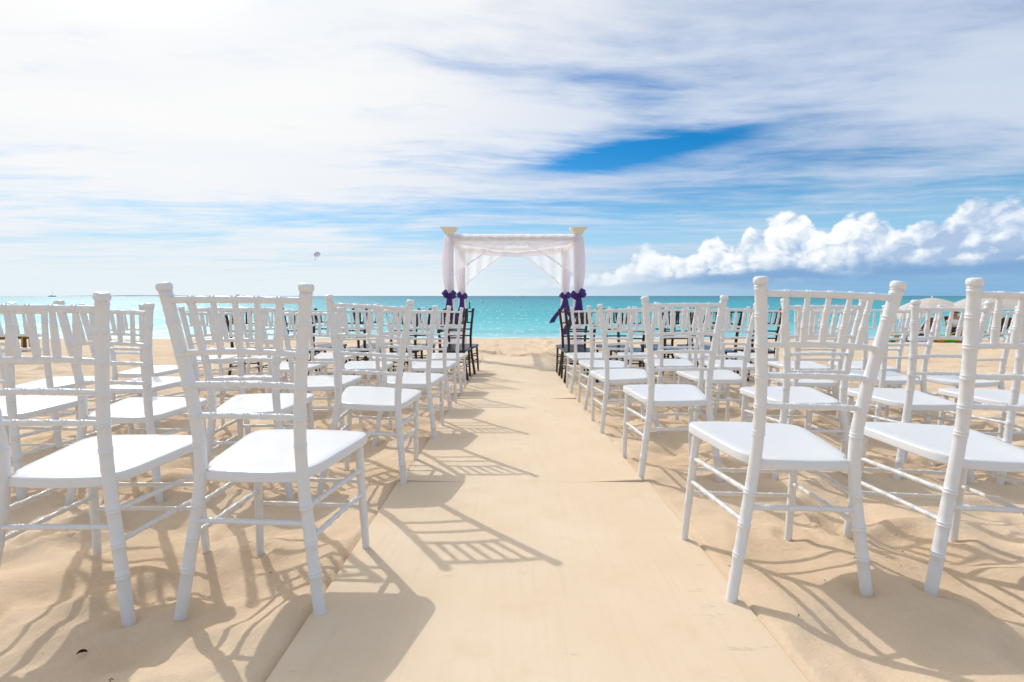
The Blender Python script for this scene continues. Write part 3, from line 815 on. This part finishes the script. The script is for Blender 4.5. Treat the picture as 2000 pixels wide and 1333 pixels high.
# sheer curtains swept from the beam to the posts (four), with a rolled hem on the diagonal edge
for fy, yy in ((0, AY0 + 0.03), (1, AY1 + 0.03)):
    for s in (-1, 1):
        top_in = 0.22 if fy == 0 else 0.17      # how near the middle the sweep starts
        zlow = 1.24 if fy == 0 else 1.10
        rows_ = []; edge_pts = []
        for i in range(31):
            u = i / 30
            xt_ = ax0 + s * (AX * (1 - u) + top_in * u)
            zb_ = zlow + (TOPZ - 0.12 - zlow) * (u ** 0.92)
            xb_ = ax0 + s * ((AX - 0.09) * (1 - u) + top_in * u)
            sagx = 0.07 * math.sin(math.pi * u)
            rr = []
            for j in range(15):
                v = j / 14
                X = xt_ * (1 - v) + (xb_ + s * sagx * 0.6) * v
                Z = (TOPZ - 0.03) * (1 - v) + (zb_ - sagx * 0.35) * v
                Y = yy + 0.03 * math.sin(u * 21 + v * 2.0) * (1 - u * 0.5)
                rr.append((X, Y, Z))
            rows_.append(rr); edge_pts.append(rr[-1])
        mb = MB(); mb.grid(rows_); sw = apart('side_sheer', mb, M['sheer'])
        mb = MB(); mb.tube(edge_pts, 0.016 if fy == 0 else 0.014, 8); mb.obj('hem', M['curtain'], sw)
# purple bows
def ribbon(center, width, thick=0.004):
    """centre line (list of (point, width direction, width)) -> closed strip"""
    rings = []
    for i, (p, d, wd) in enumerate(center):
        p = Vector(p); d = Vector(d).normalized()
        nx_ = Vector(center[min(i + 1, len(center) - 1)][0]) - Vector(center[max(i - 1, 0)][0])
        nrm = nx_.cross(d).normalized() * thick
        a = p + d * wd * 0.5; b = p - d * wd * 0.5; m_ = p + nrm * 3.0
        rings.append([a + nrm, m_ + nrm, b + nrm, b - nrm, m_ - nrm * 2, a - nrm])
    mb = MB(); mb.loft(rings); return mb
BOW = {(0, 0): (0.06, -0.16, 0.62, 0.80), (0, 1): (0.16, -0.13, 0.60, 0.74), (1, 0): (-0.30, -0.22, 0.66, 0.92), (1, 1): (-0.10, -0.28, 0.55, 0.78)}
for key, (x, y, z) in BOWZ.items():
    tilt, tailx, taill, sc = BOW[key]
    yb_ = y - 0.135
    rot = Matrix.Rotation(tilt, 4, 'Y')
    def loc(p): return Vector((x, yb_, z)) + rot @ Vector(p)
    mb = MB(); mb.tube([(x + 0.108 * math.cos(a), y + 0.108 * math.sin(a), z) for a in np.linspace(0, 2 * math.pi, 33)], 0.016, 8, caps=False)
    sash = apart('sash', mb, M['purple'])
    mb = MB(); mb.tube([loc((0, 0.02, 0.04)), loc((0, -0.025, 0.03)), loc((0, -0.035, 0)), loc((0, -0.02, -0.04))], [0.018, 0.027, 0.029, 0.018], 10)
    mb.obj('knot', M['purple'], sash)
    for s in (-1, 1):
        rings = []
        for i in range(11):
            u = i / 10
            wd = 0.022 + 0.062 * sc * math.sin(math.pi * min(1.0, u * 0.86 + 0.10)) ** 0.8 if i < 10 else 0.012
            cx_ = s * (0.012 + 0.135 * sc * u); cz_ = 0.012 + 0.050 * u - 0.025 * u * u * (1.5 if s > 0 else 0.6)
            rg = []
            for j in range(18):
                a = 2 * math.pi * j / 18
                cre = 1 + 0.16 * math.sin(5 * a + 4 * u) * math.sin(math.pi * u)
                rg.append(loc((cx_ + 0.016 * math.cos(a * 2) * u, -0.02 - 0.030 * math.sin(math.pi * u) + math.sin(a) * wd * 0.50 * cre, cz_ + math.cos(a) * wd * cre)))
            rings.append(rg)
        mbl = MB(); mbl.loft(rings); mbl.obj('loop', M['purple'], sash)
    for s in (-1, 1):
        cl = []
        for i in range(17):
            u = i / 16
            L = taill * (1.0 if s < 0 else 0.72)
            tx = (tailx if s < 0 else tailx * -0.35 + 0.02)
            cl.append((Vector((x + tx * u ** 1.2 + 0.02 * math.sin(u * 7 + s), yb_ - 0.03 - 0.02 * math.sin(u * 5), z - 0.02 - L * u)), (1.0, 0.35 * math.sin(u * 6 + s), 0.25), 0.045 + 0.085 * min(1, u * 1.8)))
        ribbon(cl, 0.1).obj('tail', M['purple'], sash)
# sub-parts above were built in world space under parts that are shifted back by the arch's own place

# ------------------------------------------------------------------ far right: umbrellas, beach chairs, bathers
def umbrella(x, y, apex, rad, drop, label, tilt=(0, 0)):
    g = bz(y)
    root = empty('beach_umbrella', (x, y, g), label, 'umbrella', 'white beach umbrellas by the water')
    H = apex - g
    nr = 10; n = 48; rings = []
    for i in range(nr + 1):
        t = i / nr; rg = []
        for j in range(n):
            a = 2 * math.pi * j / n
            sc = 1 - 0.045 * t * (1 - abs(math.cos(a * 4)))
            q = max(0.012, rad * t * sc)
            z = H - drop * (t ** 1.7) - 0.02 * t * (1 - abs(math.cos(a * 4)))
            rg.append((q * math.cos(a), q * math.sin(a), z))
        rings.append(rg)
    rings.append([(p[0] * 1.005, p[1] * 1.005, p[2] - 0.11) for p in rings[-1]])
    mb = MB(); mb.loft(rings, caps=False); can = mb.obj('canopy', M['canvas'], root, sharp=35)
    mb = MB(); mb.tube([(0, 0, -0.15), (0, 0, H - 0.01)], 0.02, 10); mb.obj('pole', M['whiteframe'], root)
    mb = MB(); mb.tube([(0, 0, H - 0.01), (0, 0, H + 0.03), (0, 0, H + 0.06)], [0.022, 0.03, 0.008], 10); mb.obj('finial', M['whiteframe'], can)
    for k in range(8):
        a = 2 * math.pi * k / 8
        mb = MB(); mb.tube([(0.02 * math.cos(a), 0.02 * math.sin(a), H - 0.02), (0.5 * rad * math.cos(a), 0.5 * rad * math.sin(a), H - drop * 0.5 ** 1.7 - 0.015), (0.97 * rad * math.cos(a), 0.97 * rad * math.sin(a), H - drop * 0.95 - 0.015)], 0.007, 6)
        mb.obj('rib', M['metal'], root)
    root.rotation_euler = (tilt[0], tilt[1], 0)
    return root
umbrella(13.4, 16.0, 0.80, 0.82, 0.30, 'white domed beach umbrella left of the larger one, far right')
umbrella(14.4, 15.0, 0.95, 0.97, 0.36, 'largest white beach umbrella at the far right by the water')
umbrella(14.6, 18.2, 0.46, 0.62, 0.24, 'small low white umbrella behind the others, far right', (0.0, -0.12))

def beach_chair(x, y, rz, fabric, label, size=1.0):
    g = bz(y)
    root = empty('beach_chair', (x, y, g), label, 'beach chair', 'sling chairs under the umbrellas', (0, 0, rz))
    S = size
    def P_(a, b, c): return (a * S, b * S, c * S)
    # faces +y (the sea); back rises toward -y
    for s in (-1, 1):
        mb = MB(); mb.tube([P_(s * .27, .42, .30), P_(s * .27, -.02, .20), P_(s * .27, -.40, .78)], .014 * S, 8); mb.obj('side_rail', M['whiteframe'], root)
        mb = MB(); mb.tube([P_(s * .285, .36, -.03), P_(s * .285, -.30, .34)], .013 * S, 8); mb.obj('leg', M['whiteframe'], root)
        mb = MB(); mb.tube([P_(s * .30, -.38, -.03), P_(s * .30, .28, .34)], .013 * S, 8); mb.obj('leg', M['whiteframe'], root)
        mb = MB(); mb.box(P_(s * .30, .0, .40), P_(.05, .52, .022)); mb.obj('armrest', M['whiteframe'], root)
    mb = MB(); mb.tube([P_(-.27, -.40, .78), P_(.27, -.40, .78)], .014 * S, 8); mb.obj('top_bar', M['whiteframe'], root)
    mb = MB(); rows2 = []
    for i in range(15):
        u = i / 14; rr = []
        for j in range(7):
            v = -1 + j / 3
            if u < .4: yy_, zz_ = .42 - .44 * u / .4, .30 - .10 * u / .4 - .04 * math.sin(math.pi * u / .4)
            else: k = (u - .4) / .6; yy_, zz_ = -.02 - .38 * k, .20 + .58 * k - .03 * math.sin(math.pi * k)
            rr.append(P_(v * .26, yy_, zz_ - .02 * (1 - v * v)))
        rows2.append(rr)
    mb.grid(rows2); mb.obj('sling', fabric, root)
    return root
beach_chair(12.75, 15.5, R(8), M['sling_red'], 'red-brown sling beach chair under the left white umbrella')
beach_chair(13.98, 15.6, R(160), M['sling_brown'], 'dark brown sling beach chair with a reclining person in white')
beach_chair(14.78, 15.3, R(10), M['sling_brown'], 'dark brown sling chair beneath the largest umbrella, left one')
beach_chair(15.45, 15.1, R(-12), M['sling_brown'], 'dark brown sling chair beneath the largest umbrella, right one')

def skin_body(name, verts, edges, radii, mat, parent=None, sub=1, root_i=0):
    me = bpy.data.meshes.new(name); me.from_pydata(verts, edges, []); me.update()
    o = link(name, me, parent)
    me.materials.append(mat)
    sk = o.modifiers.new('skin', 'SKIN'); sk.use_smooth_shade = True
    for i, r in enumerate(radii):
        me.skin_vertices[0].data[i].radius = (r, r) if not hasattr(r, '__len__') else r
        me.skin_vertices[0].data[i].use_root = (i == root_i)
    sb = o.modifiers.new('sub', 'SUBSURF'); sb.levels = sub; sb.render_levels = sub
    return o
def head_mesh(c, s, mat, name, parent, face=(0, -1, 0)):
    """ovoid head with nose, brow and chin"""
    mb = MB(); f = Vector(face).normalized(); rgt = f.cross(Vector((0, 0, 1))).normalized()
    rings = []
    for i in range(13):
        t = i / 12; ph = math.pi * t; rg = []
        for j in range(20):
            a = 2 * math.pi * j / 20
            rr = math.sin(ph) * (1 - 0.12 * max(0, -math.cos(ph)))
            fx_ = math.cos(a) * rr * 0.095 * s; sd_ = math.sin(a) * rr * 0.076 * s; zz_ = -math.cos(ph) * 0.115 * s
            if abs(a) < 0.35 or abs(a - 2 * math.pi) < 0.35: fx_ += 0.016 * s * math.exp(-((t - 0.46) / 0.09) ** 2) + 0.006 * s * math.exp(-((t - 0.12) / 0.08) ** 2)
            rg.append(Vector(c) + f * fx_ + rgt * sd_ + Vector((0, 0, zz_)))
        rings.append(rg)
    mb.loft(rings); return mb.obj(name, mat, parent)
def hair_cap(c, s, parent, face=(0, -1, 0), long=0.0):
    mb = MB(); f = Vector(face).normalized(); rgt = f.cross(Vector((0, 0, 1))).normalized(); rings = []
    for i in range(8):
        t = i / 7; ph = math.pi * (0.42 - 0.42 * t); rg = []
        for j in range(18):
            a = 2 * math.pi * j / 18; back = 0.5 - 0.5 * math.cos(a)
            zz_ = math.cos(ph) * 0.125 * s - (0.05 + long) * s * back * (1 - t)
            rg.append(Vector(c) + f * (math.cos(a) * max(.02, math.sin(ph)) * 0.103 * s - 0.012 * s) + rgt * (math.sin(a) * max(.02, math.sin(ph)) * 0.086 * s) + Vector((0, 0, zz_)))
        rings.append(rg)
    mb.loft(rings); return mb.obj('hair', M['hair'], parent)

# standing bather, walking along the water
gx_, gy_ = 10.45, 19.3
g = bz(gy_)
per = empty('person', (gx_, gy_, g), 'standing bather in dark swimwear by the water, right of the black chairs', 'person')
sc = 0.80
V = [(0, 0, .92), (0, .0, 1.12), (0, -.01, 1.38), (0, -.01, 1.50), (0, -.02, 1.56),
     (.10, 0, .88), (.13, -.16, .50), (.14, -.10, .09), (.14, -.26, .03),
     (-.10, 0, .88), (-.12, .12, .49), (-.13, .34, .12), (-.13, .24, .04),
     (.18, 0, 1.40), (.27, .03, 1.12), (.28, -.10, .90), (.28, -.14, .81),
     (-.18, 0, 1.40), (-.26, -.02, 1.12), (-.24, -.14, .92), (-.24, -.18, .83)]
E_ = [(0, 1), (1, 2), (2, 3), (3, 4), (0, 5), (5, 6), (6, 7), (7, 8), (0, 9), (9, 10), (10, 11), (11, 12), (2, 13), (13, 14), (14, 15), (15, 16), (2, 17), (17, 18), (18, 19), (19, 20)]
RD = [.135, .12, .13, .055, .05, .10, .062, .038, .032, .10, .062, .038, .032, .055, .042, .032, .028, .055, .042, .032, .028]
skin_body('body', [tuple(c * sc for c in v) for v in V], E_, [r * sc for r in RD], M['skin'], per)
head_mesh((0, -.03 * sc, 1.68 * sc), sc, M['skin'], 'head', per, (0.7, -0.7, 0)); hair_cap((0, -.03 * sc, 1.68 * sc), sc, per, (0.7, -0.7, 0), 0.10)
skin_body('swimsuit', [(0, 0, .86 * sc), (0, 0, 1.02 * sc), (0, -.005, 1.2 * sc), (0, -.01, 1.36 * sc)], [(0, 1), (1, 2), (2, 3)], [.150 * sc, .145 * sc, .130 * sc, .142 * sc], M['swim'], per)

# reclining man in white shirt and sunglasses on the brown chair (faces the camera side, head turned)
x, y = 13.98, 15.6; g = bz(y)
per = empty('person', (x, y, g), 'seated man in white shirt and sunglasses under the umbrellas', 'person', None, (0, 0, R(160)))
V = [(0, .06, .30), (0, -.10, .50), (0, -.26, .68), (0, -.30, .76), (0, -.30, .80),
     (.11, .10, .29), (.14, .42, .46), (.15, .66, .12), (.15, .78, .06),
     (-.11, .10, .29), (-.14, .44, .42), (-.15, .72, .11), (-.15, .84, .06),
     (.20, -.22, .64), (.31, -.02, .47), (.29, .18, .44), (.28, .24, .43),
     (-.20, -.22, .64), (-.31, -.02, .47), (-.29, .18, .44), (-.28, .24, .43)]
skin_body('body', V, E_, RD, M['skin2'], per)
skin_body('shirt', [(0, .0, .38), (0, -.10, .50), (0, -.25, .67), (.19, -.21, .64), (-.19, -.21, .64), (.27, -.10, .55), (-.27, -.10, .55)], [(0, 1), (1, 2), (2, 3), (2, 4), (3, 5), (4, 6)], [.155, .150, .150, .075, .075, .06, .06], M['shirt'], per, 1)
skin_body('shorts', [(0, .06, .30), (.11, .12, .30), (.135, .32, .41), (-.11, .12, .30), (-.135, .33, .38)], [(0, 1), (1, 2), (0, 3), (3, 4)], [.15, .11, .085, .11, .085], M['shorts'], per, 1)
hd = head_mesh((0, -.31, .90), 1.0, M['skin2'], 'head', per, (0, 1, 0)); hair_cap((0, -.31, .90), 1.0, per, (0, 1, 0))
mb = MB(); mb.tube([(-.080, -.30, .915), (-.062, -.235, .915), (-.02, -.212, .912), (0, -.206, .918), (.02, -.212, .912), (.062, -.235, .915), (.080, -.30, .915)], [.008, .020, .022, .008, .022, .020, .008], 8); mb.obj('sunglasses', M['black'], hd)

# small things on the sand to the right
mb = MB()
g = bz(14.9)
ring_pts = [(0.36 * math.cos(a), 0.30 * math.sin(a) * 1.0, 0.09) for a in np.linspace(0, 2 * math.pi, 41)]
root = empty('inflatable_ring', (12.90, 14.9, g + 0.03), 'bright green inflatable swim ring lying on a pink towel', 'inflatable')
mb.tube(ring_pts, 0.095, 14, caps=False); mb.obj('tube', M['green'], root)
for k in range(5):
    a0 = k * 1.2566
    mb = MB(); mb.tube([(0.36 * math.cos(a), 0.30 * math.sin(a), 0.09) for a in np.linspace(a0, a0 + 0.35, 7)], 0.098, 14, caps=False); mb.obj('stripe', M['yellow'], root)
def towel(x, y, sx_, sy_, rz, mat, label):
    mb = MB(); rows2 = []
    for i in range(13):
        rr = []
        for j in range(17):
            a = (j / 16 - .5) * sx_; b = (i / 12 - .5) * sy_
            X = x + a * math.cos(rz) - b * math.sin(rz); Y = y + a * math.sin(rz) + b * math.cos(rz)
            rr.append((X, Y, float(sand_z(X, Y)) + 0.016 + 0.008 * math.sin(j * 1.3 + i)))
        rows2.append(rr)
    mb.grid(rows2); o = mb.obj('beach_towel', mat)
    so = o.modifiers.new('thick', 'SOLIDIFY'); so.thickness = 0.008
    return tag(o, label, 'towel')
towel(12.85, 14.75, 1.15, 0.75, 0.1, M['pink'], 'pink towel on the sand under the green ring')
towel(12.15, 14.9, 0.62, 0.7, -0.2, M['bluetowel'], 'blue towel on the sand left of the green ring')
# low table
root = empty('side_table', (11.85, 15.35, bz(15.35)), 'low orange wooden side table on the sand near the umbrellas', 'table')
mb = MB(); mb.box((0, 0, .20), (.42, .42, .03)); mb.obj('table_top', M['orangewood'], root, smooth=False)
for a in (-1, 1):
    for b in (-1, 1):
        mb = MB(); mb.box((a * .17, b * .17, .085), (.04, .04, .195)); mb.obj('leg', M['orangewood'], root, smooth=False)
# teal sandals
for k, (dx_, dy_, rz, lb) in enumerate(((11.40, 15.1, .4, 'left one of the teal sandals lying on the sand'), (11.56, 15.16, -.2, 'right one of the teal sandals lying on the sand'))):
    mb = MB(); rings = []
    for i in range(9):
        t = i / 8; wd = .055 * (0.75 + .35 * math.sin(math.pi * (0.25 + t * 0.7))) * (0.55 if i in (0, 8) else 1); yy_ = (t - .5) * .28
        rings.append([(-wd, yy_, 0), (wd, yy_, 0), (wd, yy_, .025 + .03 * (1 - t)), (-wd, yy_, .025 + .03 * (1 - t))])
    mb.loft(rings); root = mb.obj('sandal', M['teal']); root.location = (dx_, dy_, float(sand_z(dx_, dy_)) + 0.012); root.rotation_euler = (0, 0, rz)
    mb = MB(); mb.tube([(-.055, .02, .02), (-.03, .03, .075), (.03, .03, .075), (.055, .02, .02)], [.018, .022, .022, .018], 8, squash=.5); mb.obj('strap', M['teal'], root)
    tag(root, lb, 'sandal', 'teal sandals')

# ------------------------------------------------------------------ far left: wooden lounger and a small stand
x, y = -11.35, 10.6; g = bz(y)
root = empty('wooden_lounger', (x, y, g), 'brown wooden slatted lounger at the far left of the beach', 'lounger', None, (0, 0, R(-62)))
for s in (-1, 1):
    mb = MB(); mb.box((s * .28, .25, .27), (.05, 1.3, .07)); mb.obj('side_rail', M['wood'], root, smooth=False)
    for yy_ in (-.30, .80):
        mb = MB(); mb.box((s * .28, yy_, .105), (.055, .06, .27)); mb.obj('leg', M['wood'], root, smooth=False)
for k in range(10):
    mb = MB(); mb.box((0, -.25 + k * .118, .312), (.60, .085, .022)); mb.obj('slat', M['wood'], root, smooth=False)
rb = Matrix.Rotation(R(-52), 3, 'X')
for k in range(6):
    mb = MB(); mb.box((0, -.36 - k * .068, .36 + k * .087), (.58, .095, .02), rb); mb.obj('back_slat', M['wood'], root, smooth=False)
for s in (-1, 1):
    mb = MB(); mb.tube([(s * .24, -.30, .28), (s * .24, -.74, .84)], .02, 8); mb.obj('back_rail', M['wood'], root)
root = empty('wooden_stool', (-10.42, 10.75, bz(10.75)), 'small tan wooden stool beside the brown lounger', 'stool')
mb = MB(); mb.box((0, 0, .30), (.20, .20, .03)); mb.obj('seat', M['tanwood'], root, smooth=False)
for a in (-1, 1):
    for b in (-1, 1):
        mb = MB(); mb.tube([(a * .075, b * .075, .29), (a * .095, b * .095, -.03)], .016, 8); mb.obj('leg', M['tanwood'], root)

# ------------------------------------------------------------------ on the water
def boat(x, y, L, rz, label, hull, cabin=True, sail=0.0):
    root = empty('boat', (x, y, SEA_Z), label, 'boat', None, (0, 0, rz))
    mb = MB(); rings = []
    for i in range(11):
        t = i / 10; xx = (t - .5) * L; b = L * .15 * (1 - max(0, (t - .45) / .55) ** 2.2) + .01; h = L * (.10 + .06 * t * t)
        rings.append([(xx, -b * .55, -.12 * L * .3), (xx, -b, h * .55), (xx, -b * 1.04, h), (xx, b * 1.04, h), (xx, b, h * .55), (xx, b * .55, -.12 * L * .3)])
    mb.loft(rings); mb.obj('hull', hull, root)
    if cabin:
        mb = MB(); mb.loft([[(-.22 * L, -.08 * L, .1 * L), (.12 * L, -.08 * L, .12 * L), (.12 * L, .08 * L, .12 * L), (-.22 * L, .08 * L, .1 * L)], [(-.20 * L, -.07 * L, .22 * L), (.05 * L, -.065 * L, .22 * L), (.05 * L, .065 * L, .22 * L), (-.20 * L, .07 * L, .22 * L)]])
        mb.obj('cabin', M['whitehull'], root, smooth=False)
    if sail:
        mb = MB(); mb.tube([(0.05 * L, 0, .1 * L), (0.05 * L, 0, sail)], L * .008, 8); mb.obj('mast', M['hull'], root)
        mb = MB(); mb.tube([(0.05 * L, 0, .16 * L), (-.4 * L, 0, .17 * L)], L * .012, 8); mb.obj('boom', M['hull'], root)
    return root
boat(-1000 * 0.5445 * 0.62, 620, 15.0, R(8), 'small dark motor boat on the glittering sea at left', M['hull'])
boat(12.0, 640, 9.0, R(185), 'tiny white motor boat on the horizon inside the arch', M['whitehull'])
boat(-1100, 1200, 14.0, R(30), 'far sailing boat with a bare mast at the left horizon', M['hull'], True, 13.5)
for i, (bx, by, s, lb) in enumerate(((-8.2, 138.0, .34, 'white round mooring buoy floating inside the arch, left of centre'), (1.3, 74.0, .13, 'small white mooring buoy floating ahead of the aisle'))):
    mb = MB(); rings = []
    for k in range(9):
        ph = math.pi * k / 8
        rings.append([(max(.01, math.sin(ph)) * s * math.cos(a), max(.01, math.sin(ph)) * s * math.sin(a), -math.cos(ph) * s + s * .45) for a in np.linspace(0, 2 * math.pi, 16, endpoint=False)])
    rings.append([(p[0] * 3, p[1] * 3, p[2] + s * .35) for p in rings[-1]])
    mb.loft(rings); o = mb.obj('mooring_buoy', M['whitehull']); o.location = (bx, by, SEA_Z); tag(o, lb, 'buoy')
mb = MB(); mb.loft([[(r * math.cos(a), r * math.sin(a), z) for a in np.linspace(0, 2 * math.pi, 14, endpoint=False)] for z, r in ((-.3, .35), (.15, .35), (.2, .16), (1.0, .13), (1.05, .2), (1.25, .2), (1.4, .03))])
o = mb.obj('channel_marker', M['buoygreen']); o.location = (-5.6, 66.0, SEA_Z); o.scale = (0.55, 0.55, 0.6); tag(o, 'green channel marker post in the water beside the left rear arch post', 'marker')

# parasail: striped canopy, lines, rider
pxx, pyy, pzz = -218.0, 566.0, 46.5
root = empty('parasail', (pxx, pyy, pzz), 'red and white striped parasail high over the sea', 'parasail')
NG = 16; RR = 3.6
for k in range(NG):
    mb = MB(); rows2 = []
    for i in range(7):
        a = 2 * math.pi * (k + i / 6) / NG; rr = []
        for j in range(9):
            ph = R(4 + 74 * j / 8); bul = 1 + 0.05 * math.sin(math.pi * i / 6)
            p = Vector((RR * math.sin(ph) * math.cos(a) * bul, RR * math.sin(ph) * math.sin(a) * bul, RR * 0.92 * math.cos(ph) * bul))
            p.rotate(Matrix.Rotation(R(48), 3, 'X')); rr.append(p)
        rows2.append(rr)
    mb.grid(rows2); o = mb.obj('gore', M['redcloth'] if k % 2 else M['swag'], root)
for k in range(0, NG, 2):
    a = 2 * math.pi * k / NG; p = Vector((RR * .98 * math.cos(a), RR * .98 * math.sin(a), RR * .19)); p.rotate(Matrix.Rotation(R(48), 3, 'X'))
    mb = MB(); mb.tube([p, (-2.2, -1.5, -5.4)], 0.02, 5); mb.obj('line', M['shorts'], root)
per = empty('person', (pxx - 2.2, pyy - 1.5, pzz - 7.0), 'tiny rider hanging below the red and white parasail', 'person')
Vh = [(c[0] * 1.0, c[1] * 1.0 + (.3 if i in (6, 7, 8, 10, 11, 12) else 0), c[2]) for i, c in enumerate([(0, 0, .9), (0, 0, 1.1), (0, 0, 1.35), (0, 0, 1.48), (0, 0, 1.55), (.1, 0, .86), (.13, .1, .72), (.13, .1, .3), (.13, .2, .22), (-.1, 0, .86), (-.13, .1, .72), (-.13, .1, .3), (-.13, .2, .22), (.18, 0, 1.38), (.24, 0, 1.6), (.16, 0, 1.8), (.15, 0, 1.88), (-.18, 0, 1.38), (-.24, 0, 1.6), (-.16, 0, 1.8), (-.15, 0, 1.88)])]
skin_body('body', Vh, E_, RD, M['shorts'], per)
head_mesh((0, 0, 1.68), 1.0, M['skin'], 'head', per)

# ------------------------------------------------------------------ bits on the sand
def scrap(x, y, L, rz, label):
    mb = MB(); mb.tube([(-L / 2, 0, 0), (-L / 4, .002, .004), (0, -.003, .007), (L / 4, .001, .004), (L / 2, 0, 0)], [L * .10, L * .20, L * .24, L * .18, L * .06], 8, squash=.45)
    o = mb.obj('seaweed_scrap', M['weed']); o.location = (x, y, float(np.interp(0, [0], [0])) + ground_at(x, y) + 0.004); o.rotation_euler = (0, 0, rz)
    return tag(o, label, 'seaweed')
def ground_at(x, y):
    i = int(np.clip(np.searchsorted(gx, x), 1, len(gx) - 1)); j = int(np.clip(np.searchsorted(gy, y), 1, len(gy) - 1))
    return float(max(ZZ[j, i], ZZ[j - 1, i], ZZ[j, i - 1], ZZ[j - 1, i - 1]))
scrap(-1.080, 1.180, 0.022, R(25), 'black scrap of dry seaweed on the shaded sand at lower left')
rs = random.Random(5); mb = MB()
spots = [(1.32, 1.62), (1.1, 1.52), (1.42, 1.78), (0.93, 1.42), (1.05, 2.0), (0.75, 1.24), (-0.6, 1.42), (-0.78, 1.55), (-0.9, 1.05), (0.69, 1.5)] + [(rs.uniform(-3, 3), rs.uniform(2.2, 8)) for _ in range(60)]
for (x, y) in spots:
    onb = any(b[0] < x < b[1] and b[2] < y < b[3] for b in BOARDS)
    z = (float(board_top(y)) + 0.003) if onb else ground_at(x, y) + 0.002
    for k in range(rs.choice((1, 1, 2))):
        a = rs.uniform(0, 6.28); L = rs.uniform(.006, .016)
        mb.tube([(x, y, z), (x + L * .5 * math.cos(a), y + L * .5 * math.sin(a), z + .003), (x + L * math.cos(a + .4), y + L * math.sin(a + .4), z + .001)], [.0008, .0013, .0006], 5)
tag(mb.obj('dry_twig_bits', M['twig']), 'tiny dry twig and leaf bits scattered over the sand', 'twigs', kind='stuff')
